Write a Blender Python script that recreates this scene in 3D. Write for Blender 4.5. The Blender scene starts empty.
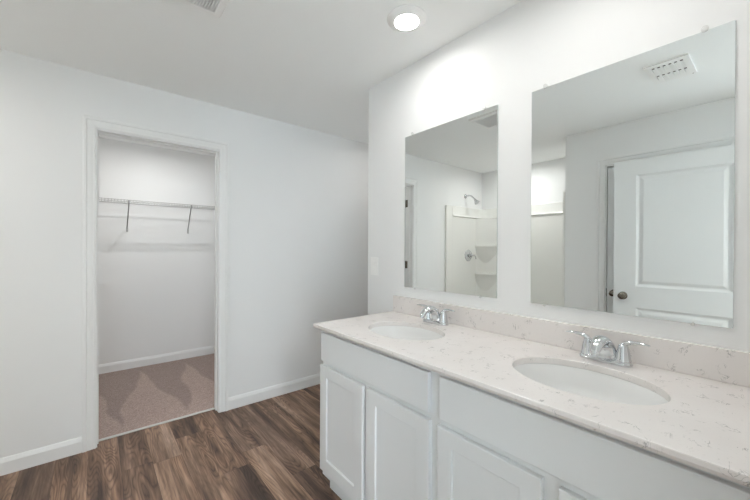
import bpy, bmesh, math, random
from mathutils import Matrix, Vector
random.seed(7)
S = bpy.context.scene
C = S.collection

# ------------------------------------------------------------ camera, sky, exposure
cam_data = bpy.data.cameras.new('camera')
cam = bpy.data.objects.new('camera', cam_data); C.objects.link(cam)
cam_data.sensor_width = 36.0
cam_data.lens = 336.9 / 750 * 36.0
cam_data.clip_start = 0.02
YAW, PITCH, ROLL, EYE = 0.6921, -0.0040, 0.0047, 1.3106
fw = Vector((math.sin(YAW)*math.cos(PITCH), math.cos(YAW)*math.cos(PITCH), math.sin(PITCH)))
rt = Vector((math.cos(YAW), -math.sin(YAW), 0)); up = rt.cross(fw)
r2 = rt*math.cos(ROLL) + up*math.sin(ROLL); u2 = -rt*math.sin(ROLL) + up*math.cos(ROLL)
M = Matrix.Identity(4)
for i in range(3):
    M[i][0], M[i][1], M[i][2] = r2[i], u2[i], -fw[i]
M[2][3] = EYE
cam.matrix_world = M
S.camera = cam

world = bpy.data.worlds.new('sky'); S.world = world; world.use_nodes = True
bg = world.node_tree.nodes['Background']
bg.inputs[0].default_value = (0.74, 0.89, 1.0, 1)
bg.inputs[1].default_value = 3.2

S.view_settings.view_transform = 'Standard'
S.view_settings.look = 'None'
S.view_settings.gamma = 1.0
S.view_settings.use_curve_mapping = False
S.view_settings.exposure = 1.29
S.cycles.diffuse_bounces = 10
S.cycles.glossy_bounces = 8
S.cycles.transmission_bounces = 8
S.cycles.max_bounces = 14
DOWNLIGHT_W, CLOSET_W, BEDROOM_FILL_W, ALCOVE_FILL_W = 0.88, 3.2, 22.0, 0.4

# ------------------------------------------------------------ key dimensions (metres)
CEIL = 2.44
XW = 1.489      # vanity wall face
YB = 2.854      # back wall face
YE = 1.874      # far end of the vanity wall
XL = -0.66      # opposite wall face
YS = 1.387      # shower alcove corner
XS = -1.46      # shower long wall face
YN = -0.02      # entry wall face (camera stands in its doorway)
YC = 4.48       # closet back wall face
T = 0.115

# ------------------------------------------------------------ material helpers
def new_mat(name):
    m = bpy.data.materials.new(name); m.use_nodes = True
    return m, m.node_tree.nodes, m.node_tree.links, m.node_tree.nodes['Principled BSDF']

def simple(name, col, rough=0.5, metal=0.0, spec=0.5, coat=0.0, bump=None, trans=0.0, ior=1.45):
    m, N, L, b = new_mat(name)
    b.inputs['Base Color'].default_value = (*col, 1)
    b.inputs['Roughness'].default_value = rough
    b.inputs['Metallic'].default_value = metal
    b.inputs['Specular IOR Level'].default_value = spec
    b.inputs['Coat Weight'].default_value = coat
    b.inputs['Transmission Weight'].default_value = trans
    b.inputs['IOR'].default_value = ior
    if bump:
        scale, strength = bump
        tc = N.new('ShaderNodeTexCoord'); nz = N.new('ShaderNodeTexNoise'); bp = N.new('ShaderNodeBump')
        nz.inputs['Scale'].default_value = scale; nz.inputs['Detail'].default_value = 3
        bp.inputs['Strength'].default_value = strength; bp.inputs['Distance'].default_value = 0.002
        L.new(tc.outputs['Object'], nz.inputs['Vector']); L.new(nz.outputs['Fac'], bp.inputs['Height'])
        L.new(bp.outputs['Normal'], b.inputs['Normal'])
    return m

def math_node(N, L, op, a, b=None):
    n = N.new('ShaderNodeMath'); n.operation = op
    for i, v in enumerate((a, b)):
        if v is None: continue
        if isinstance(v, (int, float)): n.inputs[i].default_value = v
        else: L.new(v, n.inputs[i])
    return n.outputs[0]

def ramp(N, L, fac, stops):
    r = N.new('ShaderNodeValToRGB')
    el = r.color_ramp.elements
    el[0].position, el[0].color = stops[0][0], (*stops[0][1], 1)
    el[1].position, el[1].color = stops[-1][0], (*stops[-1][1], 1)
    for p, c in stops[1:-1]:
        e = el.new(p); e.color = (*c, 1)
    L.new(fac, r.inputs[0])
    return r.outputs[0]

def mix(N, L, fac, a, b, mode='MIX'):
    n = N.new('ShaderNodeMix'); n.data_type = 'RGBA'; n.blend_type = mode
    if isinstance(fac, (int, float)): n.inputs[0].default_value = fac
    else: L.new(fac, n.inputs[0])
    for idx, v in ((6, a), (7, b)):
        if isinstance(v, tuple): n.inputs[idx].default_value = (*v, 1)
        else: L.new(v, n.inputs[idx])
    return n.outputs[2]

def noise(N, L, vec, scale, detail=2.0, rough=0.5, dist=0.0):
    n = N.new('ShaderNodeTexNoise')
    n.inputs['Scale'].default_value = scale; n.inputs['Detail'].default_value = detail
    n.inputs['Roughness'].default_value = rough; n.inputs['Distortion'].default_value = dist
    L.new(vec, n.inputs['Vector'])
    return n.outputs['Fac']

def wood_planks():
    m, N, L, b = new_mat('wood_look_planks')
    W, LEN = 0.152, 1.22
    tc = N.new('ShaderNodeTexCoord'); sp = N.new('ShaderNodeSeparateXYZ'); L.new(tc.outputs['Object'], sp.inputs[0])
    X, Y = sp.outputs[0], sp.outputs[1]
    xr = math_node(N, L, 'DIVIDE', math_node(N, L, 'ADD', X, 0.035), W)
    row = math_node(N, L, 'FLOOR', xr); fx = math_node(N, L, 'FRACT', xr)
    wn = N.new('ShaderNodeTexWhiteNoise'); wn.noise_dimensions = '1D'
    L.new(math_node(N, L, 'ADD', row, 17.3), wn.inputs['W'])
    yr = math_node(N, L, 'ADD', math_node(N, L, 'DIVIDE', Y, LEN), wn.outputs['Value'])
    idx = math_node(N, L, 'FLOOR', yr); fy = math_node(N, L, 'FRACT', yr)
    cm = N.new('ShaderNodeCombineXYZ'); L.new(row, cm.inputs[0]); L.new(idx, cm.inputs[1])
    w2 = N.new('ShaderNodeTexWhiteNoise'); w2.noise_dimensions = '3D'; L.new(cm.outputs[0], w2.inputs['Vector'])
    rnd = w2.outputs['Value']; rc = N.new('ShaderNodeSeparateColor'); L.new(w2.outputs['Color'], rc.inputs[0])
    def vec(sx, sy, k):
        c = N.new('ShaderNodeCombineXYZ')
        L.new(math_node(N, L, 'MULTIPLY', X, sx), c.inputs[0]); L.new(math_node(N, L, 'MULTIPLY', Y, sy), c.inputs[1])
        L.new(math_node(N, L, 'MULTIPLY', rnd, k), c.inputs[2])
        return c.outputs[0]
    # cathedral loops: contour lines of a stretched noise, one field per plank
    f1 = noise(N, L, vec(12.0, 1.7, 91.0), 1.0, 1.0, 0.4)
    loops = math_node(N, L, 'PINGPONG', math_node(N, L, 'MULTIPLY', f1, 17.0), 0.5)
    loops = math_node(N, L, 'MULTIPLY', loops, 2.0)
    f2 = noise(N, L, vec(11.0, 0.9, 53.0), 1.0, 3.0, 0.6)          # broad light and dark streaks
    f3 = noise(N, L, vec(110.0, 5.0, 37.0), 1.0, 3.0, 0.65)          # fine fibres
    base = ramp(N, L, f2, [(0.32, (0.058, 0.039, 0.032)), (0.47, (0.172, 0.113, 0.083)), (0.58, (0.275, 0.192, 0.147)), (0.70, (0.40, 0.295, 0.238))])
    tint = ramp(N, L, rc.outputs[0], [(0.0, (0.74, 0.70, 0.68)), (0.35, (1.0, 0.93, 0.88)), (0.7, (1.05, 1.0, 0.94)), (1.0, (1.32, 1.24, 1.14))])
    col = mix(N, L, 1.0, base, tint, 'MULTIPLY')
    lm = ramp(N, L, loops, [(0.0, (0.56, 0.52, 0.49)), (0.26, (0.92, 0.89, 0.86)), (1.0, (1.30, 1.26, 1.20))])
    mask = ramp(N, L, noise(N, L, vec(6.0, 1.1, 23.0), 1.0, 1.0), [(0.40, (0.2, 0.2, 0.2)), (0.52, (1, 1, 1))])
    col = mix(N, L, mask, col, mix(N, L, 1.0, col, lm, 'MULTIPLY'))
    fb = ramp(N, L, f3, [(0.3, (0.62, 0.61, 0.60)), (0.7, (1.34, 1.33, 1.31))])
    col = mix(N, L, 1.0, col, fb, 'MULTIPLY')
    # joints between boards
    ex = math_node(N, L, 'MINIMUM', fx, math_node(N, L, 'SUBTRACT', 1.0, fx))
    ey = math_node(N, L, 'MINIMUM', fy, math_node(N, L, 'SUBTRACT', 1.0, fy))
    j = math_node(N, L, 'MAXIMUM', math_node(N, L, 'LESS_THAN', ex, 0.007), math_node(N, L, 'LESS_THAN', ey, 0.0009))
    col = mix(N, L, math_node(N, L, 'MULTIPLY', j, 0.55), col, (0.035, 0.025, 0.02))
    L.new(col, b.inputs['Base Color'])
    b.inputs['Roughness'].default_value = 0.48; b.inputs['Specular IOR Level'].default_value = 0.4
    bp = N.new('ShaderNodeBump'); bp.inputs['Strength'].default_value = 0.15; bp.inputs['Distance'].default_value = 0.001
    L.new(math_node(N, L, 'SUBTRACT', f3, j), bp.inputs['Height']); L.new(bp.outputs['Normal'], b.inputs['Normal'])
    return m

def carpet_mat():
    m, N, L, b = new_mat('taupe_carpet')
    tc = N.new('ShaderNodeTexCoord'); P = tc.outputs['Object']
    fine = noise(N, L, P, 130.0, 4.0, 0.85)
    mid = noise(N, L, P, 70.0, 4.0, 0.8)
    # vacuum strokes: wedges of brushed pile that widen towards the doorway
    sp = N.new('ShaderNodeSeparateXYZ'); L.new(P, sp.inputs[0])
    wob = math_node(N, L, 'MULTIPLY', math_node(N, L, 'SUBTRACT', noise(N, L, P, 2.3, 0.5), 0.5), 0.17)
    px = math_node(N, L, 'FRACT', math_node(N, L, 'DIVIDE', math_node(N, L, 'ADD', math_node(N, L, 'SUBTRACT', sp.outputs[0], 0.15), wob), 0.41))
    dist = math_node(N, L, 'ABSOLUTE', math_node(N, L, 'SUBTRACT', px, 0.5))
    wide = math_node(N, L, 'MULTIPLY', math_node(N, L, 'SUBTRACT', math_node(N, L, 'ADD', 4.32, wob), sp.outputs[1]), 0.40)
    inside = math_node(N, L, 'SUBTRACT', wide, dist)
    nap = ramp(N, L, math_node(N, L, 'ADD', math_node(N, L, 'MULTIPLY', inside, 6.0), 0.5), [(0.35, (0.80, 0.79, 0.78)), (0.70, (1.10, 1.09, 1.08))])
    col = ramp(N, L, mid, [(0.28, (0.30, 0.222, 0.195)), (0.72, (0.54, 0.42, 0.38))])
    col = mix(N, L, 1.0, col, nap, 'MULTIPLY')
    fb = ramp(N, L, fine, [(0.3, (0.50, 0.49, 0.48)), (0.7, (1.38, 1.37, 1.36))])
    col = mix(N, L, 1.0, col, fb, 'MULTIPLY')
    L.new(col, b.inputs['Base Color']); b.inputs['Roughness'].default_value = 0.95
    b.inputs['Specular IOR Level'].default_value = 0.1; b.inputs['Sheen Weight'].default_value = 0.25
    bp = N.new('ShaderNodeBump'); bp.inputs['Strength'].default_value = 0.7; bp.inputs['Distance'].default_value = 0.006
    L.new(fine, bp.inputs['Height']); L.new(bp.outputs['Normal'], b.inputs['Normal'])
    return m

def quartz_mat():
    m, N, L, b = new_mat('veined_quartz')
    tc = N.new('ShaderNodeTexCoord'); P = tc.outputs['Object']
    mp = N.new('ShaderNodeMapping'); mp.inputs['Rotation'].default_value = (0.3, 0.2, 0.9); mp.inputs['Scale'].default_value = (1.0, 1.9, 1.3)
    L.new(P, mp.inputs[0]); Q = mp.outputs[0]
    n1 = noise(N, L, Q, 15.0, 4.0, 0.62, 1.1)
    v = math_node(N, L, 'ABSOLUTE', math_node(N, L, 'SUBTRACT', n1, 0.5))
    line = ramp(N, L, v, [(0.0, (1, 1, 1)), (0.018, (0, 0, 0))])
    gate = ramp(N, L, noise(N, L, P, 24.0, 2.0), [(0.55, (0, 0, 0)), (0.64, (1, 1, 1))])
    veins = mix(N, L, 1.0, line, gate, 'MULTIPLY')
    cloud = noise(N, L, P, 5.0, 3.0)
    base = ramp(N, L, cloud, [(0.3, (0.785, 0.745, 0.722)), (0.7, (0.835, 0.80, 0.778))])
    sp = noise(N, L, P, 130.0, 1.0)
    spk = ramp(N, L, sp, [(0.24, (0.93, 0.93, 0.93)), (0.33, (1, 1, 1))])
    base = mix(N, L, 1.0, base, spk, 'MULTIPLY')
    vf = N.new('ShaderNodeRGBToBW'); L.new(veins, vf.inputs[0])
    col = mix(N, L, math_node(N, L, 'MULTIPLY', vf.outputs[0], 0.8), base, (0.27, 0.26, 0.25))
    L.new(col, b.inputs['Base Color']); b.inputs['Roughness'].default_value = 0.22
    return m

def glow(name, col, strength):
    m, N, L, b = new_mat(name)
    b.inputs['Base Color'].default_value = (0.9, 0.9, 0.9, 1)
    b.inputs['Emission Color'].default_value = (*col, 1); b.inputs['Emission Strength'].default_value = strength
    return m

WALL = simple('wall_paint', (0.836, 0.842, 0.840), 0.75, spec=0.25, bump=(180, 0.12))
CEILM = simple('ceiling_paint', (0.918, 0.930, 0.926), 0.85, spec=0.2, bump=(120, 0.15))
TRIM = simple('trim_paint', (0.83, 0.835, 0.83), 0.38, spec=0.45)
CAB = simple('cabinet_paint', (0.74, 0.755, 0.76), 0.35, spec=0.45)
DOORM = simple('door_paint', (0.74, 0.76, 0.765), 0.4, spec=0.45)
QUARTZ = quartz_mat()
PORC = simple('porcelain', (0.86, 0.86, 0.85), 0.08, spec=0.5, coat=0.5)
CHROME = simple('chrome', (0.70, 0.715, 0.73), 0.09, metal=1.0)
NICKEL = simple('aged_nickel', (0.22, 0.20, 0.17), 0.20, metal=1.0)
SILVER = simple('mirror_silver', (0.90, 0.93, 0.925), 0.0, metal=1.0)
GLASS_EDGE = simple('polished_glass_edge', (0.62, 0.68, 0.66), 0.15, spec=0.6)
CLEAR = simple('clear_plastic', (0.93, 0.93, 0.92), 0.15, spec=0.6, coat=0.6, trans=0.25)
PLASTIC = simple('white_plastic', (0.90, 0.90, 0.89), 0.3)
ACRYLIC = simple('white_acrylic', (0.82, 0.82, 0.79), 0.14, spec=0.5)
WIRE = simple('backlit_wire_coating', (0.42, 0.42, 0.41), 0.4)  # white coating painted grey; backlit shade is put into the colour
SLOT_SHADE = simple('slot_shade', (0.02, 0.02, 0.02), 0.8)  # near-black colour standing in for shade inside the register slots
ALU = simple('threshold_metal', (0.72, 0.72, 0.70), 0.35, metal=0.6)
WOOD = wood_planks()
CARPET = carpet_mat()
PALE_CARPET = simple('pale_carpet', (0.62, 0.58, 0.53), 0.95, spec=0.1, bump=(300, 0.6))
LENS = glow('lit_lens', (1.0, 0.97, 0.93), 14.0)
PANE = simple('window_glass', (1, 1, 1), 0.0, trans=1.0, ior=1.01)

# ------------------------------------------------------------ mesh helpers
def add_box(bm, x0, x1, y0, y1, z0, z1, bevel=0.0, seg=1):
    vs = [bm.verts.new(p) for p in ((x0,y0,z0),(x1,y0,z0),(x1,y1,z0),(x0,y1,z0),(x0,y0,z1),(x1,y0,z1),(x1,y1,z1),(x0,y1,z1))]
    fs = [bm.faces.new([vs[i] for i in f]) for f in ((0,3,2,1),(4,5,6,7),(0,1,5,4),(1,2,6,5),(2,3,7,6),(3,0,4,7))]
    if bevel > 0:
        es = list({e for f in fs for e in f.edges})
        bmesh.ops.bevel(bm, geom=es, offset=bevel, segments=seg, profile=0.5, affect='EDGES')

def BM(*boxes, bevel=0.0, seg=1):
    bm = bmesh.new()
    for b in boxes: add_box(bm, *b, bevel=bevel, seg=seg)
    return bm

def add_tube(bm, pts, rad, n=10, caps=True):
    """A round bar swept along pts; rad is one radius or one per point."""
    pts = [Vector(p) for p in pts]
    rads = rad if isinstance(rad, (list, tuple)) else [rad]*len(pts)
    rings = []; prev = None
    for i, p in enumerate(pts):
        d = (pts[min(i+1, len(pts)-1)] - pts[max(i-1, 0)]).normalized()
        if prev is None:
            a = Vector((0,0,1)) if abs(d.z) < 0.9 else Vector((1,0,0))
            u = d.cross(a).normalized()
        else:
            u = (prev - d*prev.dot(d)).normalized()
        prev = u; v = d.cross(u)
        r = rads[i]; ru, rv = (r if isinstance(r, tuple) else (r, r))
        rings.append([bm.verts.new(p + u*ru*math.cos(2*math.pi*k/n) + v*rv*math.sin(2*math.pi*k/n)) for k in range(n)])
    for a, b in zip(rings, rings[1:]):
        for k in range(n):
            bm.faces.new((a[k], a[(k+1) % n], b[(k+1) % n], b[k]))
    if caps:
        bm.faces.new(rings[0][::-1]); bm.faces.new(rings[-1])

def add_lathe(bm, prof, origin=(0,0,0), axis='Z', n=32, sx=1.0, sy=1.0, closed=False):
    """Revolve (radius, height) pairs about an axis through origin; sx, sy flatten the circle."""
    o = Vector(origin); rings = []
    for r, h in prof:
        ring = []
        for k in range(n):
            a = 2*math.pi*k/n; c, s = r*sx*math.cos(a), r*sy*math.sin(a)
            p = {'Z': (c, s, h), 'X': (h, c, s), 'Y': (s, h, c)}[axis]
            ring.append(bm.verts.new(o + Vector(p)))
        rings.append(ring)
    pairs = list(zip(rings, rings[1:])) + ([(rings[-1], rings[0])] if closed else [])
    for a, b in pairs:
        for k in range(n):
            bm.faces.new((a[k], a[(k+1) % n], b[(k+1) % n], b[k]))
    if not closed:
        if prof[0][0] > 1e-6: bm.faces.new(rings[0][::-1])
        if prof[-1][0] > 1e-6: bm.faces.new(rings[-1])

def add_prism(bm, poly, axis, a0, a1):
    """Extrude a polygon of (u, v) pairs along an axis: X -> (y, z), Y -> (x, z), Z -> (x, y)."""
    f = {'X': lambda u, v, a: (a, u, v), 'Y': lambda u, v, a: (u, a, v), 'Z': lambda u, v, a: (u, v, a)}[axis]
    A = [bm.verts.new(f(u, v, a0)) for u, v in poly]; B = [bm.verts.new(f(u, v, a1)) for u, v in poly]
    n = len(poly)
    for k in range(n): bm.faces.new((A[k], A[(k+1) % n], B[(k+1) % n], B[k]))
    bm.faces.new(A[::-1]); bm.faces.new(B)

def spline(pts, n=8):
    """Catmull-Rom through pts."""
    P = [Vector(p) for p in pts]; P = [2*P[0]-P[1]] + P + [2*P[-1]-P[-2]]; out = []
    for i in range(1, len(P)-2):
        for k in range(n):
            t = k/n; a, b, c, d = P[i-1], P[i], P[i+1], P[i+2]
            out.append(0.5*((2*b) + (c-a)*t + (2*a-5*b+4*c-d)*t*t + (3*b-a-3*c+d)*t**3))
    out.append(P[-2]); return out

def obj(name, bm, mat, parent=None, smooth=False, xf=None):
    """Link one mesh object; vertices are given in world space, the origin goes to the base of the shape."""
    if xf is not None: bm.transform(xf)
    bmesh.ops.remove_doubles(bm, verts=bm.verts, dist=1e-6)
    bmesh.ops.recalc_face_normals(bm, faces=bm.faces)
    base = parent.location if parent is not None and parent.type == 'EMPTY' else (parent.parent.location if parent is not None else Vector((0,0,0)))
    if parent is not None: bm.transform(Matrix.Translation(-base))
    me = bpy.data.meshes.new(name); bm.to_mesh(me); bm.free()
    for m in (mat if isinstance(mat, (list, tuple)) else [mat]): me.materials.append(m)
    if smooth:
        for p in me.polygons: p.use_smooth = True
        me.set_sharp_from_angle(angle=math.radians(38))
    o = bpy.data.objects.new(name, me); C.objects.link(o)
    if parent is not None: o.parent = parent
    return o

def tag(o, label, cat, group=None, kind=None):
    o['label'] = label; o['category'] = cat
    if group: o['group'] = group
    if kind: o['kind'] = kind
    return o

def thing(name, label, cat, loc=(0,0,0), group=None, kind=None):
    e = bpy.data.objects.new(name, None); C.objects.link(e); e.location = loc; e.empty_display_size = 0.1
    return tag(e, label, cat, group, kind)

def struct(name, bm, mat, label, cat, smooth=False):
    return tag(obj(name, bm, mat, None, smooth), label, cat, kind='structure')

def copy_tree(o, shift, label, group=None, parent=None):
    c = o.copy(); C.objects.link(c)
    if parent is None:
        c.location = o.location + Vector(shift); c['label'] = label
        if group: c['group'] = group
    else: c.parent = parent
    for ch in o.children: copy_tree(ch, shift, label, group, c)
    return c

# ------------------------------------------------------------ room shell
struct('floor', BM((-2.9, 2.62, YN-T, 2.945, -0.08, 0.0)), WOOD, 'brown wood look plank floor of the bathroom', 'floor')
struct('floor_closet', BM((-0.4, 1.65, 2.949, 4.6, -0.08, 0.006)), CARPET, 'taupe cut pile carpet inside the closet', 'carpet')
struct('floor_bedroom', BM((-2.4, 2.4, -3.5, YN-T, -0.08, 0.004)), PALE_CARPET, 'pale carpet of the bedroom outside the entry door', 'carpet')
struct('ceiling', BM((-2.9, 2.62, -3.5, 4.7, CEIL, CEIL+0.1)), CEILM, 'flat pale painted ceiling over the whole bathroom', 'ceiling')

JX0, JX1, JZ = 0.009, 0.752, 2.076          # closet doorway, jamb faces
struct('wall_back', BM((-1.6, JX0-0.02, YB, YB+T, 0, CEIL), (JX1+0.02, 2.62, YB, YB+T, 0, CEIL), (JX0-0.02, JX1+0.02, YB, YB+T, JZ+0.02, CEIL)), WALL,
       'pale grey wall with the closet doorway in it', 'wall')
struct('wall_vanity', BM((XW, XW+T, -0.07, YE, 0, CEIL), (XW+T, 2.62, YE-T, YE, 0, CEIL)), WALL, 'white wall behind the double vanity carrying both mirrors', 'wall')
struct('wall_alcove', BM((2.5, 2.62, YE, YB, 0, CEIL)), WALL, 'end wall of the recess beyond the vanity wall', 'wall')
LY0, LY1 = 0.30, 1.03                          # linen door opening in the opposite wall
struct('wall_opposite', BM((XL-T, XL, YN-T, LY0-0.02, 0, CEIL), (XL-T, XL, LY1+0.02, YS, 0, CEIL), (XL-T, XL, LY0-0.02, LY1+0.02, JZ+0.02, CEIL),
       (XL-T-0.05, XL-T, LY0-0.1, LY1+0.1, 0, CEIL)), WALL, 'white wall facing the vanity with a closed closet door', 'wall')
struct('wall_shower_end', BM((XS-0.14, XL-0.0005, YS-T, YS, 0, CEIL)), WALL, 'end wall of the shower alcove', 'wall')
struct('wall_shower', BM((XS-0.14, XS, YS, YB, 0, CEIL)), WALL, 'long wall behind the shower surround', 'wall')
struct('wall_closet_back', BM((-0.4, 1.65, YC, YC+0.1, 0, CEIL)), WALL, 'grey back wall of the closet behind the wire shelf', 'wall')
struct('wall_closet_side', BM((-0.4, -0.20, YB+T, YC, 0, CEIL)), WALL, 'closet side wall beside the opened closet door', 'wall')
struct('wall_closet_end', BM((1.45, 1.65, YB+T, YC, 0, CEIL)), WALL, 'closet side wall at the far end of the wire shelf', 'wall')
EX0, EX1 = -0.53, 0.6                        # entry doorway the camera stands in, widened to admit more daylight
struct('wall_entry', BM((-2.4, EX0-0.02, YN-T, YN, 0, CEIL), (EX1+0.02, 2.4, YN-T, YN, 0, CEIL)), WALL,  # unseen opening, made wide and without a header to let light in
       'wall ends beside the unseen bedroom opening widened for daylight', 'wall')
struct('wall_bedroom', BM((-2.5, -2.4, -3.5, YN, 0, CEIL), (2.4, 2.5, -3.5, YN, 0, CEIL),
       (-2.5, -2.3, -3.6, -3.5, 0, CEIL), (-0.3, 2.5, -3.6, -3.5, 0, CEIL), (-2.3, -0.3, -3.6, -3.5, 0, 0.3), (-2.3, -0.3, -3.6, -3.5, 2.2, CEIL)), WALL,
       'bedroom walls outside the entry door with an added wide window', 'wall')
win = thing('added_window_1', 'wide white framed window added out of view for daylight', 'window', (-1.2999999999999998, -3.55, 0.3), kind='structure')  # invented window behind the camera, placed to supply the daylight
wb = bmesh.new()
for x0, x1, z0, z1 in ((-2.3, -0.3, 0.3, 0.35), (-2.3, -0.3, 2.15, 2.2), (-2.3, -2.25, 0.35, 2.15), (-0.35, -0.3, 0.35, 2.15), (-1.3249999999999997, -1.275, 0.35, 2.15)):
    add_box(wb, x0, x1, -3.57, -3.52, z0, z1)
obj('window_frame', wb, TRIM, win)
obj('window_pane', BM((-2.25, -0.35, -3.548, -3.542, 0.35, 2.15)), PANE, win)
pd = bpy.data.lights.new('daylight_portal', 'AREA'); pd.shape = 'RECTANGLE'; pd.size = 1.9999999999999998; pd.size_y = 1.9; pd.cycles.is_portal = True
po = bpy.data.objects.new('daylight_portal', pd); C.objects.link(po); po.location = (-1.2999999999999998, -3.62, 1.25); po.rotation_euler = (math.radians(90), 0, 0)

# ---- baseboards
BBP = [(0, 0), (0.013, 0), (0.013, 0.072), (0.011, 0.078), (0.006, 0.093), (0.003, 0.097), (0, 0.097)]
def baseboard(name, axis, wall, into, a0, a1, label, z=0.0):
    bm = bmesh.new()
    add_prism(bm, [(wall + into*d, z + h) for d, h in BBP], axis, a0, a1)
    return struct(name, bm, TRIM, label, 'baseboard')
b1 = baseboard('baseboard_back', 'X', YB, -1, XL+0.06, -0.0675, 'white baseboard running into the shower side of the closet casing')
b2 = baseboard('baseboard_recess', 'X', YB, -1, 0.8205, 2.5, 'white baseboard between closet casing and the vanity cabinet')
baseboard('baseboard_closet', 'X', YC, -1, -0.20, 1.45, 'white baseboard along the back of the closet', 0.004)
baseboard('baseboard_closet_side', 'Y', -0.20, 1, YB+T, YC-0.013, 'white baseboard on the closet side wall behind the door', 0.004)
baseboard('baseboard_closet_end', 'Y', 1.45, -1, YB+T, YC-0.013, 'white baseboard at the closet end wall', 0.004)
baseboard('baseboard_alcove', 'Y', 2.5, -1, YE, YB-0.013, 'white baseboard on the recess end wall')
baseboard('baseboard_alcove_near', 'X', YE, 1, XW+0.001, 2.487, 'white baseboard on the back of the vanity wall')
baseboard('baseboard_vanity', 'Y', XW, -1, 1.594, YE+0.012, 'short white baseboard past the end of the vanity')
baseboard('baseboard_opposite', 'Y', XL, 1, 1.112, YS, 'white baseboard between linen door casing and shower')

# ---- casings: moulded profile mitred round three sides of an opening
CASP = [(0.0, 0.0), (0.0, 0.008), (0.010, 0.011), (0.014, 0.009), (0.030, 0.012), (0.046, 0.013), (0.050, 0.017), (0.062, 0.0175), (0.069, 0.015), (0.069, 0.0)]
def casing_bm(axis, wall, into, a0, a1, ztop, zbot=0.0):
    """axis X: opening spans x a0..a1 in a wall y = wall; axis Y the other way round."""
    bm = bmesh.new(); rings = []
    for a, s, z, dz in ((a0, -1, zbot, 0), (a0, -1, ztop, 1), (a1, 1, ztop, 1), (a1, 1, zbot, 0)):
        ring = []
        for w, d in CASP:
            pa, pz, pd = a + s*w, z + dz*w, wall + into*d
            ring.append(bm.verts.new((pa, pd, pz) if axis == 'X' else (pd, pa, pz)))
        rings.append(ring)
    n = len(CASP)
    for A, B in zip(rings, rings[1:]):
        for k in range(n): bm.faces.new((A[k], A[(k+1) % n], B[(k+1) % n], B[k]))
    bm.faces.new(rings[0]); bm.faces.new(rings[-1][::-1])
    return bm

def jamb_bm(axis, w0, w1, a0, a1, ztop, stop):
    """Lining of an opening (faces at a0, a1, ztop) through the wall depth w0..w1 with a door stop strip at stop."""
    bm = bmesh.new()
    def bx(pa0, pa1, pw0, pw1, z0, z1):
        add_box(bm, *((pa0, pa1, pw0, pw1) if axis == 'X' else (pw0, pw1, pa0, pa1)), z0, z1)
    bx(a0-0.0195, a0, w0, w1, 0, ztop+0.0195); bx(a1, a1+0.0195, w0, w1, 0, ztop+0.0195); bx(a0, a1, w0, w1, ztop, ztop+0.0195)
    s0, s1 = stop
    bx(a0, a0+0.007, s0, s1, 0, ztop); bx(a1-0.007, a1, s0, s1, 0, ztop); bx(a0+0.007, a1-0.007, s0, s1, ztop-0.007, ztop)
    return bm

# ---- two panel door leaf, built along +Y from its hinge edge, faces at x = 0 (front) and x = -0.035
def leaf_bm(Wd, H, z0=0.012):
    bm = bmesh.new(); TH = 0.035
    st = 0.155 if Wd > 0.8 else 0.12
    ys = [0, st, Wd-st, Wd]; zs = [z0, 0.25, 0.826, 1.004, 1.940, H]
    for side in (0, 1):
        xf = 0.0 if side == 0 else -TH
        sg = -1 if side == 0 else 1
        for i in range(3):
            for k in range(5):
                if i == 1 and k in (1, 3):
                    y0, y1, a0, a1 = ys[1], ys[2], zs[k], zs[k+1]
                    prev = None
                    for ins, dep in ((0, 0), (0.006, 0.004), (0.016, 0.009), (0.024, 0.0095), (0.046, 0.002), (0.050, 0.0015)):
                        ring = [bm.verts.new((xf + sg*dep, yy, zz)) for yy, zz in ((y0+ins, a0+ins), (y1-ins, a0+ins), (y1-ins, a1-ins), (y0+ins, a1-ins))]
                        if prev:
                            for q in range(4): bm.faces.new((prev[q], prev[(q+1) % 4], ring[(q+1) % 4], ring[q]))
                        prev = ring
                    bm.faces.new(prev)
                else:
                    bm.faces.new([bm.verts.new((xf, yy, zz)) for yy, zz in ((ys[i], zs[k]), (ys[i+1], zs[k]), (ys[i+1], zs[k+1]), (ys[i], zs[k+1]))])
    bmesh.ops.remove_doubles(bm, verts=bm.verts, dist=1e-6)
    be = [e for e in bm.edges if len(e.link_faces) == 1]
    # close the rim between both faces
    F = {}
    for v in {v for e in be for v in e.verts}: F[(round(v.co.x, 4), round(v.co.y, 4), round(v.co.z, 4))] = v
    for e in be:
        a, b = e.verts
        if abs(a.co.x) < 1e-6:
            c = F[(-TH, round(b.co.y, 4), round(b.co.z, 4))]; d = F[(-TH, round(a.co.y, 4), round(a.co.z, 4))]
            bm.faces.new((a, b, c, d))
    return bm

def knob_bm(side):
    """Round knob on the leaf face; side +1 out of the front (x > 0), -1 out of the back."""
    bm = bmesh.new()
    prof = [(0.0, 0.0), (0.033, 0.0), (0.033, 0.004), (0.028, 0.008), (0.013, 0.011), (0.0115, 0.026), (0.016, 0.032), (0.0255, 0.040), (0.0285, 0.050), (0.0265, 0.059), (0.017, 0.065), (0.0, 0.067)]
    add_lathe(bm, [(r, side*h) for r, h in prof], axis='X', n=28)
    return bm

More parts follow.
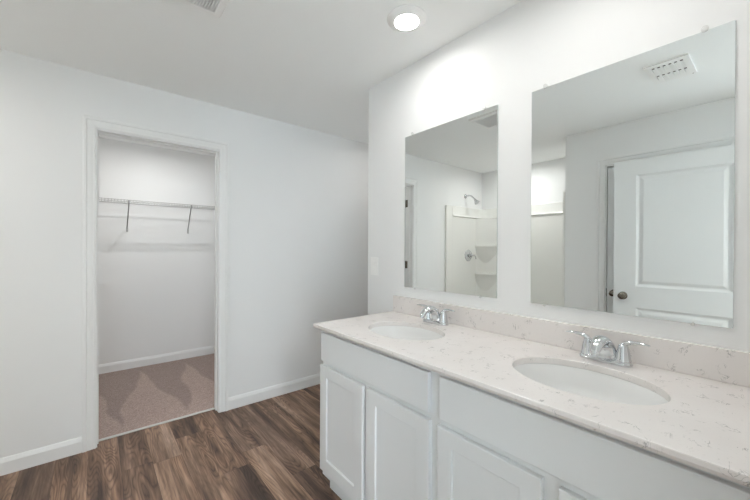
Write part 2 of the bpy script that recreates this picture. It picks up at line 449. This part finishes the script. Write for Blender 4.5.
# door 1: closet doorway, leaf swung back into the closet
d1 = thing('door_1', 'white cased closet doorway with its door swung inward', 'door', (0.375, YB, 0), kind='structure')
obj('casing', casing_bm('X', YB, -1, 0.003, 0.7545, 2.086), TRIM, d1)
obj('casing', casing_bm('X', YB+T, 1, 0.003, 0.7545, 2.086), TRIM, d1)
obj('jamb', jamb_bm('X', YB, YB+T, JX0, JX1, JZ, (YB+0.045, YB+0.078)), TRIM, d1)
LC = Matrix.Translation((-0.004, YB+T+0.018, 0)) @ Matrix.Rotation(math.radians(8), 4, 'Z')
lf = obj('door_leaf', leaf_bm(0.735, 2.062), DOORM, d1, xf=LC)
lf['label'] = 'closet door leaf standing open against the side wall'
for zc in (1.868, 1.115, 0.25):
    hb = BM((JX0, JX0+0.0025, YB+T-0.060, YB+T-0.002, zc-0.045, zc+0.045))
    add_tube(hb, [(JX0-0.001, YB+T+0.007, zc-0.047), (JX0-0.001, YB+T+0.007, zc+0.047)], 0.006, 10)
    obj('hinge', hb, NICKEL, d1)
for s in (1, -1):
    obj('door_knob', knob_bm(s), NICKEL, lf, True, xf=LC @ Matrix.Translation((0.0 if s > 0 else -0.035, 0.655, 0.92)))

struct('trim_1', BM((JX0, JX1, 2.925, 2.951, 0.0, 0.008), bevel=0.003), ALU, 'pale metal threshold strip between plank floor and closet carpet', 'threshold strip')

# door 2: entry door opened square into the room, seen only in the second mirror
d2 = thing('door_2', 'white two panel entry door standing open, reflected in mirror', 'door', (-0.09, YN, 0), kind='structure')
obj('jamb', BM((EX0-0.0195, EX0, YN-T, YN+0.001, 0, CEIL), (EX1, EX1+0.0195, YN-T, YN+0.001, 0, CEIL)), TRIM, d2)
LM = Matrix.Translation((-0.548, 0.066, 0)) @ Matrix.Rotation(math.radians(-2.4), 4, 'Z')
l2 = obj('door_leaf', leaf_bm(0.868, 2.066), DOORM, d2, xf=LM)
for s in (1, -1):
    obj('door_knob', knob_bm(s), NICKEL, l2, True, xf=LM @ Matrix.Translation((0.0 if s > 0 else -0.035, 0.868-0.068, 0.92)))
obj('latch', BM((-0.030, -0.005, 0.868, 0.8695, 0.892, 0.948)), NICKEL, l2, xf=LM)
for zc in (1.868, 1.05, 0.25):
    hb = bmesh.new(); add_tube(hb, [(-0.008, -0.003, zc-0.045), (-0.008, -0.003, zc+0.045)], 0.006, 10)
    obj('hinge', hb, NICKEL, l2, xf=LM)

# door 3: closed linen closet door in the opposite wall
d3 = thing('door_3', 'closed white door mostly hidden behind the open entry door', 'door', (XL, 0.66, 0), kind='structure')
obj('casing', casing_bm('Y', XL, 1, LY0-0.008, LY1+0.010, 2.086), TRIM, d3)
obj('jamb', jamb_bm('Y', XL-T, XL, LY0, LY1, JZ, (XL-T+0.02, XL-0.042)), TRIM, d3)
L3 = Matrix.Translation((XL-0.003, LY0+0.003, 0))
l3 = obj('door_leaf', leaf_bm(LY1-LY0-0.009, 2.058), DOORM, d3, xf=L3)
obj('door_knob', knob_bm(1), NICKEL, l3, True, xf=L3 @ Matrix.Translation((0, LY1-LY0-0.009-0.056, 0.918)))
obj('strike_plate', BM((XL-0.030, XL+0.002, LY1-0.0035, LY1-0.0002, 0.885, 0.955)), NICKEL, d3)

# ------------------------------------------------------------ vanity cabinet
XD = 0.925; FRX = 0.944; VY0, VY1 = -0.014, 1.572; CT0, CT1 = 0.887, 0.910
v = thing('vanity_cabinet', 'long white shaker double vanity cabinet under the quartz countertop', 'cabinet', (1.21, 0.81, 0))
cb = BM((FRX+0.019, XW-0.004, VY1-0.016, VY1, 0.0965, CT0), (FRX+0.019, XW-0.004, VY0, VY0+0.016, 0.0965, CT0),
        (FRX+0.019, XW-0.004, VY0+0.016, VY1-0.016, 0.0965, 0.112), (XW-0.010, XW-0.004, VY0+0.016, VY1-0.016, 0.112, CT0),
        (1.000, XW-0.004, VY1-0.016, VY1, 0.0, 0.0965), (1.000, XW-0.004, VY0, VY0+0.016, 0.0, 0.0965))
obj('carcass', cb, CAB, v)
YM = 0.7865
fb = BM((FRX, FRX+0.019, VY1-0.040, VY1, 0.0965, CT0), (FRX, FRX+0.019, VY0, VY0+0.040, 0.0965, CT0), (FRX, FRX+0.019, YM-0.045, YM+0.045, 0.0965, CT0))
for a, b in ((VY0+0.040, YM-0.045), (YM+0.045, VY1-0.040)):
    for z0, z1 in ((0.0965, 0.140), (0.675, 0.740), (0.845, CT0)): add_box(fb, FRX, FRX+0.019, a, b, z0, z1)
for yc in (1.1885, 0.387): add_box(fb, FRX, FRX+0.019, yc-0.03, yc+0.03, 0.140, 0.675)
obj('face_frame', fb, CAB, v)
obj('toe_kick', BM((0.990, 0.9995, VY0, VY1, 0.0, 0.0965)), CAB, v)

def shaker_bm(y0, y1, z0, z1):
    bm = bmesh.new(); x1 = FRX-0.0005
    s, rl, br, dp = 0.060, 0.056, 0.068, 0.0085
    # frame with a bevelled inner edge round the recessed field
    outer = [(y0, z0), (y1, z0), (y1, z1), (y0, z1)]
    inn = [(y0+s, z0+br), (y1-s, z0+br), (y1-s, z1-rl), (y0+s, z1-rl)]
    rnd = 0.003
    def ring(P, x): return [bm.verts.new((x, a, b)) for a, b in P]
    def inset(P, d): return [(P[0][0]+d, P[0][1]+d), (P[1][0]-d, P[1][1]+d), (P[2][0]-d, P[2][1]-d), (P[3][0]+d, P[3][1]-d)]
    R = [ring(outer, x1), ring(outer, XD+rnd), ring(inset(outer, 0.001), XD+0.001), ring(inset(outer, rnd), XD), ring(inn, XD), ring(inset(inn, 0.0015), XD+0.001), ring(inset(inn, 0.003), XD+dp)]
    for A, B in zip(R, R[1:]):
        for k in range(4): bm.faces.new((A[k], A[(k+1) % 4], B[(k+1) % 4], B[k]))
    bm.faces.new(R[0])
    return bm, inset(inn, 0.003), XD+dp
for i, (y0, y1) in enumerate(((1.2035, 1.573), (0.809, 1.174), (0.410, 0.770), (0.004, 0.366))):
    fr, P, xp = shaker_bm(y0, y1, 0.133, 0.690)
    dr = obj('door', fr, CAB, v)
    pb = BM((xp-0.0001, FRX-0.001, P[0][0], P[1][0], P[0][1], P[2][1]))
    obj('recessed_panel', pb, CAB, dr)
for y0, y1 in ((0.812, 1.565), (0.004, 0.762)):
    obj('drawer_front', BM((XD, FRX-0.0005, y0, y1, 0.715, 0.864), bevel=0.003, seg=2), CAB, v)

# ------------------------------------------------------------ countertop with two oval cut-outs
SINKS = ((1.180, 1.187), (1.180, 0.400)); SA, SB = 0.212, 0.158      # half axes along y, x
CX0, CX1, CY0, CY1 = 0.8935, XW-0.001, YN+0.003, 1.592
def ellipse(c, a, b, n=72): return [(c[0] + b*math.cos(2*math.pi*k/n), c[1] + a*math.sin(2*math.pi*k/n)) for k in range(n)]
def slab_bm():
    bm = bmesh.new()
    def rectangle(d): return [(CX0+d, CY0), (CX1, CY0), (CX1, CY1-d), (CX0+d, CY1-d)]
    def loop(P, z): return [bm.verts.new((x, y, z)) for x, y in P]
    def bridge(A, B):
        for k in range(len(A)): bm.faces.new((A[k], A[(k+1) % len(A)], B[(k+1) % len(B)], B[k]))
    outs = [loop(rectangle(0.0025), CT1), loop(rectangle(0.0006), CT1-0.001), loop(rectangle(0.0), CT1-0.003), loop(rectangle(0.0), CT0+0.010), loop(rectangle(0.006), CT0)]
    for A, B in zip(outs, outs[1:]): bridge(A, B)
    holes = []
    for c in SINKS:
        h = [loop(ellipse(c, SA+0.002, SB+0.002), CT1), loop(ellipse(c, SA, SB), CT1-0.002), loop(ellipse(c, SA, SB), CT0)]
        for A, B in zip(h, h[1:]): bridge(A, B)
        holes.append(h)
    for rim in ([outs[0]] + [h[0] for h in holes], [outs[-1]] + [h[-1] for h in holes]):
        es = []
        for lp in rim:
            for k in range(len(lp)):
                es.append(bm.edges.get((lp[k], lp[(k+1) % len(lp)])) or bm.edges.new((lp[k], lp[(k+1) % len(lp)])))
        bmesh.ops.triangle_fill(bm, edges=es, use_beauty=True, use_dissolve=False)
    return bm
tag(obj('countertop', slab_bm(), QUARTZ), 'white quartz countertop with fine grey veins and two oval cut-outs', 'countertop')
bs = BM((XW-0.020, XW-0.001, YN+0.003, 1.590, CT1+0.0005, 1.011), bevel=0.001)
tag(obj('backsplash', bs, QUARTZ), 'low veined quartz backsplash strip behind the faucets', 'backsplash')

# ------------------------------------------------------------ sinks
def make_sink(c, label):
    t = thing('sink', label, 'sink', (c[0], c[1], 0.745), group='undermount sinks')
    prof = []
    for f, z in ((1.13, 0.885), (1.04, 0.8865), (1.005, 0.8855), (0.985, 0.876), (0.965, 0.855), (0.925, 0.825), (0.84, 0.795), (0.70, 0.775), (0.50, 0.764), (0.28, 0.758), (0.12, 0.755)):
        prof.append((f, z))
    prof += [(0.12, 0.745), (0.30, 0.748), (0.55, 0.754), (0.78, 0.766), (0.92, 0.788), (1.00, 0.822), (1.04, 0.855), (1.06, 0.872), (1.13, 0.875)]
    bm = bmesh.new(); add_lathe(bm, prof, (c[0], c[1], 0), 'Z', 64, SB, SA, closed=True)
    obj('basin', bm, PORC, t, True)
    d = bmesh.new(); add_lathe(d, [(0.0, 0.741), (0.0165, 0.741), (0.0165, 0.7555), (0.026, 0.7575), (0.027, 0.7605), (0.022, 0.7625), (0.018, 0.7610), (0.016, 0.7630), (0.0, 0.7650)], (c[0], c[1], 0), 'Z', 28)
    obj('drain', d, CHROME, t, True)
    ov = bmesh.new()
    ox = c[0] - SB*0.955
    add_lathe(ov, [(0.0, 0.001), (0.009, 0.001), (0.011, 0.003), (0.011, 0.005), (0.0, 0.005)], (ox-0.002, c[1], 0.850), 'X', 18)
    obj('overflow_ring', ov, CHROME, t, True)
make_sink(SINKS[0], 'oval white undermount sink at the recess end of the countertop')
make_sink(SINKS[1], 'oval white undermount sink below the bigger looking mirror')

# ------------------------------------------------------------ faucets
def make_faucet(yc, label):
    x0, z0 = 1.408, CT1 + 0.0005
    t = thing('faucet', label, 'faucet', (x0, yc, z0), group='centerset faucets')
    bm = bmesh.new(); n = 40
    def stadium(hw, hl, z):
        ring = []
        for k in range(n):
            a = 2*math.pi*k/n; cx, cy = math.cos(a), math.sin(a)
            ring.append(bm.verts.new((x0 + hw*cx, yc + (hl-hw)*(1 if cy > 1e-9 else (-1 if cy < -1e-9 else 0)) + hw*cy, z0 + z)))
        return ring
    R = [stadium(0.0270, 0.0810, 0.0), stadium(0.0275, 0.0815, 0.004), stadium(0.0270, 0.0810, 0.010), stadium(0.0235, 0.0775, 0.016), stadium(0.0180, 0.0720, 0.0185)]
    for A, B in zip(R, R[1:]):
        for k in range(n): bm.faces.new((A[k], A[(k+1) % n], B[(k+1) % n], B[k]))
    bm.faces.new(R[0][::-1]); bm.faces.new(R[-1])
    obj('base_plate', bm, CHROME, t, True)
    sp = bmesh.new()
    path = spline([(x0+0.004, yc, z0+0.014), (x0+0.000, yc, z0+0.038), (x0-0.012, yc, z0+0.064), (x0-0.040, yc, z0+0.082), (x0-0.075, yc, z0+0.078), (x0-0.100, yc, z0+0.060), (x0-0.106, yc, z0+0.048)], 6)
    rr = []
    for i in range(len(path)):
        f = i/(len(path)-1)
        a = 0.030*(1-f)**1.2 + 0.0125; b = 0.019*(1-f)**1.2 + 0.0095
        rr.append((a, b))
    add_tube(sp, path, rr, 20)
    add_tube(sp, [(x0-0.106, yc, z0+0.050), (x0-0.107, yc, z0+0.042)], 0.0095, 16)
    obj('spout', sp, CHROME, t, True)
    for s in (1, -1):
        hb = bmesh.new()
        add_lathe(hb, [(0.0, 0.016), (0.0245, 0.016), (0.0245, 0.020), (0.0225, 0.024), (0.0195, 0.045), (0.0155, 0.062), (0.0150, 0.066), (0.0125, 0.072), (0.0, 0.0745)], (x0, yc + s*0.054, z0), 'Z', 28)
        h = obj('handle', hb, CHROME, t, True)
        lb = bmesh.new()
        lp = spline([(x0+0.002, yc+s*0.052, z0+0.066), (x0, yc+s*0.064, z0+0.078), (x0-0.002, yc+s*0.086, z0+0.084), (x0-0.003, yc+s*0.110, z0+0.085), (x0-0.003, yc+s*0.128, z0+0.083)], 6)
        m_ = len(lp)
        add_tube(lb, lp, [(0.0105 - 0.004*(i/(m_-1)), 0.0075*(1-i/(m_-1)) + 0.0026) for i in range(m_)], 14)
        obj('lever', lb, CHROME, h, True)
    pr = bmesh.new(); add_tube(pr, [(x0+0.022, yc, z0+0.012), (x0+0.022, yc, z0+0.066)], 0.0022, 8)
    add_lathe(pr, [(0.0, 0.064), (0.005, 0.065), (0.0055, 0.072), (0.003, 0.076), (0.0, 0.0765)], (x0+0.022, yc, z0), 'Z', 14)
    obj('pop_up_rod', pr, CHROME, t, True)
make_faucet(1.187, 'chrome two lever faucet behind the sink nearer the recess')
make_faucet(0.402, 'chrome two lever faucet below the mirror showing the door')

# ------------------------------------------------------------ mirrors
def make_mirror(y0, y1, clips, label):
    z0, z1 = 1.0745, 2.0045
    t = thing('mirror', label, 'mirror', (XW, (y0+y1)/2, z0), group='frameless vanity mirrors')
    bm = BM((XW-0.006, XW-0.0004, y0, y1, z0, z1))
    for f in bm.faces: f.material_index = 0 if f.calc_center_median().x < XW-0.0059 else 1
    obj('glass', bm, [SILVER, GLASS_EDGE], t)
    for yc, zc, s in clips:
        cbm = bmesh.new(); k = 1.0 if s > 0 else 0.6
        add_lathe(cbm, [(0.0, -0.0004), (0.005*k, -0.0004), (0.005*k, -0.0065), (0.0095*k, -0.0068), (0.0095*k, -0.0090), (0.007*k, -0.0102), (0.0, -0.0104)], (XW, yc, zc), 'X', 20)
        obj('mirror_clip', cbm, CLEAR, t, True)
make_mirror(0.8724, 1.4997, ((1.438, 2.011, 1), (0.945, 2.011, 1), (1.411, 1.0715, -1), (0.961, 1.0715, -1)), 'tall frameless mirror reflecting the shower, nearer the light switch')
make_mirror(0.0921, 0.7077, ((0.650, 2.011, 1), (0.159, 2.011, 1), (0.648, 1.0715, -1), (0.181, 1.0715, -1)), 'tall frameless mirror reflecting the open panel door')

# ------------------------------------------------------------ light switch
sw = thing('light_switch', 'white rocker light switch beside the smaller looking mirror', 'light switch', (XW, 1.797, 1.19))
sb = bmesh.new(); add_box(sb, XW-0.0075, XW-0.0003, 1.797-0.039, 1.797+0.039, 1.19-0.062, 1.19+0.062, bevel=0.003, seg=2)
obj('cover_plate', sb, PLASTIC, sw)
rb = bmesh.new(); add_prism(rb, [(XW-0.0070, 1.19-0.033), (XW-0.0095, 1.19-0.033), (XW-0.0082, 1.19), (XW-0.0125, 1.19+0.033), (XW-0.0070, 1.19+0.033)], 'Y', 1.797-0.0165, 1.797+0.0165)
obj('rocker', rb, PLASTIC, sw)
for dz in (-0.048, 0.048):
    scb = bmesh.new(); add_lathe(scb, [(0.0, -0.0073), (0.003, -0.0073), (0.003, -0.0081), (0.0, -0.0085)], (XW, 1.797, 1.19+dz), 'X', 12)
    obj('screw', scb, PLASTIC, sw)

# ------------------------------------------------------------ ceiling lights
def make_light(x, y, watts, label, r=0.096, temp=(1.0, 0.988, 0.970), emit=LENS):
    t = thing('ceiling_light', label, 'ceiling light', (x, y, CEIL), group='round ceiling lights')
    k = r/0.096
    tb = bmesh.new()
    add_lathe(tb, [(0.0, CEIL-0.0005), (0.096*k, CEIL-0.0005), (0.0965*k, CEIL-0.004), (0.093*k, CEIL-0.008), (0.064*k, CEIL-0.018), (0.061*k, CEIL-0.019), (0.059*k, CEIL-0.0175), (0.0, CEIL-0.0175)], (x, y, 0), 'Z', 48)
    obj('trim_ring', tb, PLASTIC, t, True)
    lb = bmesh.new()
    add_lathe(lb, [(0.0, CEIL-0.0177), (0.0586*k, CEIL-0.0177), (0.0586*k, CEIL-0.0188), (0.045*k, CEIL-0.0210), (0.02*k, CEIL-0.0222), (0.0, CEIL-0.0224)], (x, y, 0), 'Z', 48)
    obj('diffuser', lb, emit, t, True)
    ld = bpy.data.lights.new('lamp', 'AREA'); ld.shape = 'DISK'; ld.size = 0.12*k; ld.spread = math.radians(175); ld.energy = watts; ld.color = temp
    lo = bpy.data.objects.new('lamp', ld); C.objects.link(lo); lo.parent = t; lo.location = (0, 0, -0.026)
    return t
make_light(1.174, 1.181, DOWNLIGHT_W, 'lit round ceiling light above the vanity')
make_light(1.03, 0.420, DOWNLIGHT_W, 'round light added out of view above the sink closest to the entry')  # unseen added lamp, set off the wall to soften its hot spot
make_light(-0.98, 2.10, 2.6, 'round fill light added out of view inside the shower alcove')  # unseen lamp added as fill for cabinet fronts and ceiling
make_light(0.45, 3.76, CLOSET_W, 'round closet ceiling light above the wire shelf', r=0.034)
make_light(2.12, 2.30, ALCOVE_FILL_W, 'round fill light added out of view in the recess beyond the vanity wall', r=0.085)  # unseen lamp added to lift the dark recess
make_light(0.0, -1.8, BEDROOM_FILL_W, 'round fill light added out of view in the bedroom outside')  # invented lamp behind the camera, adds soft frontal fill

# ------------------------------------------------------------ exhaust fan grille
fan = thing('exhaust_fan', 'square white exhaust fan cover with fine mesh on ceiling', 'exhaust fan', (0.32, 1.61, CEIL))
FX0, FX1, FY0, FY1 = 0.165, 0.468, 1.470, 1.753
fbm = bmesh.new()
def ring4(bm, d, z): return [bm.verts.new(p) for p in ((FX0+d, FY0+d, z), (FX1-d, FY0+d, z), (FX1-d, FY1-d, z), (FX0+d, FY1-d, z))]
RR = [ring4(fbm, 0.0, CEIL-0.0003), ring4(fbm, 0.0, CEIL-0.004), ring4(fbm, 0.006, CEIL-0.016), ring4(fbm, 0.012, CEIL-0.019), ring4(fbm, 0.038, CEIL-0.019), ring4(fbm, 0.040, CEIL-0.012)]
for A, B in zip(RR, RR[1:]):
    for k in range(4): fbm.faces.new((A[k], A[(k+1) % 4], B[(k+1) % 4], B[k]))
obj('cover_frame', fbm, PLASTIC, fan)
obj('backing', BM((FX0+0.028, FX1-0.028, FY0+0.028, FY1-0.028, CEIL-0.006, CEIL-0.003)), simple('fan_cavity_shade', (0.10, 0.10, 0.10), 0.8), fan)  # dark sheet behind the mesh; cavity shade is put into its colour
gb = bmesh.new(); n = 19
for i in range(n+1):
    x = FX0+0.040 + (FX1-FX0-0.080)*i/n; add_box(gb, x-0.0028, x+0.0028, FY0+0.039, FY1-0.039, CEIL-0.0175, CEIL-0.0130)
    y = FY0+0.040 + (FY1-FY0-0.080)*i/n; add_box(gb, FX0+0.039, FX1-0.039, y-0.0028, y+0.0028, CEIL-0.0175, CEIL-0.0130)
obj('mesh_grille', gb, PLASTIC, fan)

# ------------------------------------------------------------ supply air register
reg = thing('air_register', 'white slotted ceiling air register reflected above the open door', 'air vent', (0.21, 0.449, CEIL))
GX0, GX1, GY0, GY1 = 0.055, 0.358, 0.346, 0.553
pb = bmesh.new()
xs = [GX0, 0.080, 0.190, 0.214, 0.324, GX1]; pit = 0.0262; ya = 0.449 - 3*pit
for z0, z1 in ((CEIL-0.013, CEIL-0.0003),):
    add_box(pb, xs[0], xs[1], GY0, GY1, z0, z1); add_box(pb, xs[2], xs[3], GY0, GY1, z0, z1); add_box(pb, xs[4], xs[5], GY0, GY1, z0, z1)
    for a, b in ((xs[1], xs[2]), (xs[3], xs[4])):
        add_box(pb, a, b, GY0, ya+0.005, z0, z1); add_box(pb, a, b, ya+6*pit-0.005, GY1, z0, z1)
        for k in range(1, 6): add_box(pb, a, b, ya+k*pit-0.0050, ya+k*pit+0.0050, z0, z1)
obj('face_plate', pb, PLASTIC, reg)
obj('duct_shade_sheet', BM((0.076, 0.328, GY0+0.012, GY1-0.012, CEIL-0.0028, CEIL-0.0006)), SLOT_SHADE, reg)  # dark sheet painting the shade of a deeper duct behind the slots
for a, b in ((xs[1], xs[2]), (xs[3], xs[4])):
    for k in range(6):
        y0 = ya+k*pit+0.005; lb = bmesh.new()
        # curved blade that closes the slot towards one end
        add_prism(lb, [(a, CEIL-0.0128), (a, CEIL-0.0108), (a+0.030, CEIL-0.0085), (b-0.040, CEIL-0.0014), (b-0.038, CEIL-0.0026), (a+0.034, CEIL-0.0105)], 'Y', y0, y0+0.0155)
        obj('blade', lb, PLASTIC, reg)
scb = bmesh.new(); add_lathe(scb, [(0.0, -0.0128), (0.0035, -0.0128), (0.003, -0.0143), (0.0, -0.0147)], (0.068, 0.362, CEIL), 'Z', 12)
obj('screw', scb, NICKEL, reg)

# ------------------------------------------------------------ closet wire shelf
SZ = 1.790; SYF = 4.178
ws = thing('wire_shelf', 'pale ventilated wire shelf across the closet back wall', 'shelf', (0.675, YC, SZ))
db = bmesh.new()
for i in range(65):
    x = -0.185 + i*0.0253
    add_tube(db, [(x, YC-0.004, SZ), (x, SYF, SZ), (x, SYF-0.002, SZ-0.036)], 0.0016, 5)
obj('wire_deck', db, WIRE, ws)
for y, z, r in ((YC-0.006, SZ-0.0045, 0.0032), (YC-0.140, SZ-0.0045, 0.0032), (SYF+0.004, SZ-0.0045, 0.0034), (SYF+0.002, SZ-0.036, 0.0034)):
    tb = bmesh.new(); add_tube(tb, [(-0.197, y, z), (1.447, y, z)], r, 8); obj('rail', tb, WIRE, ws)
for xa, xb in ((0.256, 0.258), (0.815, 0.838)):
    bb = bmesh.new(); add_tube(bb, [(xa, SYF-0.004, SZ-0.005), (xa, SYF-0.004, SZ-0.034), (xa, SYF+0.012, SZ-0.040), (xb, YC-0.006, 1.522), (xb, YC-0.003, 1.490)], 0.0055, 8)
    o = obj('brace', bb, simple('backlit_brace_coating', (0.24, 0.24, 0.235), 0.4), ws); o['label'] = 'diagonal wall brace greyed as if backlit'  # darker than the wires; shade of the backlit brace put into its colour
    cl = bmesh.new(); add_box(cl, xb-0.009, xb+0.009, YC-0.009, YC-0.0003, 1.478, 1.522, bevel=0.003); obj('wall_clip', cl, WIRE, ws)

# ------------------------------------------------------------ shower
sh = thing('shower_surround', 'white moulded shower surround with corner shelves, reflected in the mirrors', 'shower', (-1.05, 2.12, 0))
PT = 0.018; ZT = 1.895; ZL = 1.760
xb, y0s, y1s = XS+0.0005, YS+0.0005, YB-0.0005
# lower panels
bm = BM((xb, xb+PT, y0s, y1s, 0.09, ZL), bevel=0.0); obj('long_panel', bm, ACRYLIC, sh)
obj('end_panel', BM((xb+PT, -0.715, y1s-PT, y1s, 0.09, ZL), (-0.735, -0.605, y1s-PT-0.006, y1s, 0.0, ZT), bevel=0.004, seg=2), ACRYLIC, sh)
obj('end_panel', BM((xb+PT, -0.78, y0s, y0s+PT, 0.09, ZL), (-0.80, XL-0.002, y0s, y0s+PT+0.006, 0.0, ZT), bevel=0.004, seg=2), ACRYLIC, sh)
# upper band standing proud of the lower panels, with a rounded ledge under it
PB = 0.042; cr = 0.10
def band_path(d, n=8):
    """Inner outline of the band: along the valve wall, round the corner, along the long wall, round, along the end wall."""
    X0, Ya, Yb_ = xb+d, y0s+d, y1s-d
    P = [(-0.735, Yb_)]
    for k in range(n+1):
        a = math.pi/2 + (math.pi/2)*k/n; P.append((X0+cr + cr*math.cos(a), Yb_-cr + cr*math.sin(a)))
    for k in range(n+1):
        a = math.pi + (math.pi/2)*k/n; P.append((X0+cr + cr*math.cos(a), Ya+cr + cr*math.sin(a)))
    P.append((-0.80, Ya)); return P
bm = bmesh.new()
sect = [(0.0, ZT), (0.020, ZT), (0.024, ZT-0.004), (0.025, ZL+0.022), (0.028, ZL+0.014), (0.036, ZL+0.008), (0.038, ZL+0.002), (0.035, ZL-0.006), (0.020, ZL-0.008), (0.0, ZL-0.008)]
cols = []
for d, z in sect:
    if d == 0.0: P = [(max(x, xb), y) for x, y in band_path(0.0)]
    else: P = band_path(d)
    cols.append([bm.verts.new((x, y, z)) for x, y in P])
for A, B in zip(cols, cols[1:] + cols[:1]):
    for k in range(len(A)-1): bm.faces.new((A[k], A[k+1], B[k+1], B[k]))
bm.faces.new([c[0] for c in cols]); bm.faces.new([c[-1] for c in cols][::-1])
obj('upper_band', bm, ACRYLIC, sh, True)
# corner columns and shelves
def corner(yc, sy):
    """Corner at (xb, yc); sy = -1 when the panel runs towards -y from it."""
    def P(u, w): return (xb + u, yc + sy*w)
    f = 0.26; g = 0.15
    # splayed corner column
    cb_ = bmesh.new(); rows = []
    for z in (0.09, ZL-0.008):
        pts = [P(0.0, f), P(PT+0.003, f), P(PT+0.012, f-0.03)] + [P(PT+0.012 + (g-PT-0.012)*t, (f-0.03) + (PT+0.012-(f-0.03))*t - 0.05*math.sin(math.pi*t)*0.6) for t in (0.15, 0.3, 0.45, 0.6, 0.75, 0.9)] + [P(g, PT+0.012), P(g+0.02, PT+0.003), P(g+0.02, 0.0), P(0.0, 0.0)]
        rows.append([cb_.verts.new((x, y, z)) for x, y in pts])
    n_ = len(rows[0])
    for k in range(n_): cb_.faces.new((rows[0][k], rows[0][(k+1) % n_], rows[1][(k+1) % n_], rows[1][k]))
    cb_.faces.new(rows[0][::-1]); cb_.faces.new(rows[1])
    obj('corner_column', cb_, ACRYLIC, sh, True)
    for z in (1.368, 0.965):
        sb_ = bmesh.new(); lv = []
        for k_, zz in ((0.985, z), (1.0, z-0.006), (1.0, z-0.026), (0.97, z-0.036), (0.88, z-0.10), (0.74, z-0.20), (0.62, z-0.29)):
            a, b_ = (f+0.03)*k_, (g+0.035)*k_
            pts = [P(PT, PT), P(PT, a), P(PT+0.010, a+0.004*k_)] + [P(PT+0.010 + (b_-PT-0.010)*t, a + (PT+0.010-a)*t + 0.028*k_*math.sin(math.pi*t)) for t in (0.15, 0.3, 0.5, 0.7, 0.85)] + [P(b_+0.004, PT+0.010), P(b_, PT)]
            lv.append([sb_.verts.new((x, y, zz)) for x, y in pts])
        n_ = len(lv[0])
        for A, B in zip(lv, lv[1:]):
            for k in range(n_): sb_.faces.new((A[k], A[(k+1) % n_], B[(k+1) % n_], B[k]))
        sb_.faces.new(lv[0]); sb_.faces.new(lv[-1][::-1])
        obj('corner_shelf', sb_, ACRYLIC, sh, True)
corner(y1s, -1); corner(y0s, 1)
# shower pan with a raised kerb
pn = BM((xb, -0.615, y0s, y1s-0.026, 0.0, 0.05), (-0.70, -0.615, y0s+0.026, y1s-0.026, 0.05, 0.13), (xb, xb+0.03, y0s, y1s-0.026, 0.05, 0.09))
obj('shower_pan', pn, ACRYLIC, sh)

hx = -1.055
hd = thing('showerhead', 'chrome shower head on a bent arm above the surround', 'shower head', (hx, YB, 2.055))
eb = bmesh.new(); add_lathe(eb, [(0.0, -0.0005), (0.031, -0.0005), (0.031, -0.004), (0.024, -0.012), (0.011, -0.015), (0.0, -0.015)], (hx, YB, 2.055), 'Y', 24); obj('escutcheon', eb, CHROME, hd, True)
ab = bmesh.new(); ap = spline([(hx, YB-0.010, 2.055), (hx, YB-0.055, 2.060), (hx, YB-0.100, 2.045), (hx, YB-0.150, 2.000)], 6); add_tube(ab, ap, 0.0105, 12); obj('arm', ab, CHROME, hd, True)
hb = bmesh.new(); add_lathe(hb, [(0.0, 0.004), (0.012, 0.004), (0.014, 0.0), (0.014, -0.022), (0.020, -0.030), (0.034, -0.058), (0.037, -0.066), (0.036, -0.072), (0.030, -0.074), (0.0, -0.072)], (0, 0, 0), 'Z', 28)
obj('spray_head', hb, CHROME, hd, True, xf=Matrix.Translation((hx, YB-0.148, 2.002)) @ Matrix.Rotation(math.radians(-38), 4, 'X'))

vx, vy, vz = -1.10, YB-PT-0.0008, 1.220
va = thing('shower_valve', 'round chrome shower valve with a lever on the surround', 'shower valve', (vx, vy, vz))
eb = bmesh.new(); add_lathe(eb, [(0.0, 0.0), (0.083, 0.0), (0.083, -0.003), (0.076, -0.010), (0.045, -0.016), (0.028, -0.020), (0.0, -0.021)], (vx, vy, vz), 'Y', 36); obj('escutcheon', eb, CHROME, va, True)
hb = bmesh.new(); add_lathe(hb, [(0.0, -0.018), (0.027, -0.018), (0.025, -0.045), (0.021, -0.062), (0.014, -0.068), (0.0, -0.070)], (vx, vy, vz), 'Y', 24); hub = obj('hub', hb, CHROME, va, True)
lb = bmesh.new(); lp = spline([(vx, vy-0.055, vz), (vx-0.035, vy-0.062, vz+0.004), (vx-0.075, vy-0.066, vz-0.010), (vx-0.095, vy-0.066, vz-0.050)], 6)
add_tube(lb, lp, [0.0105 - 0.003*i/(len(lp)-1) for i in range(len(lp))], 12); obj('lever', lb, CHROME, va, True)
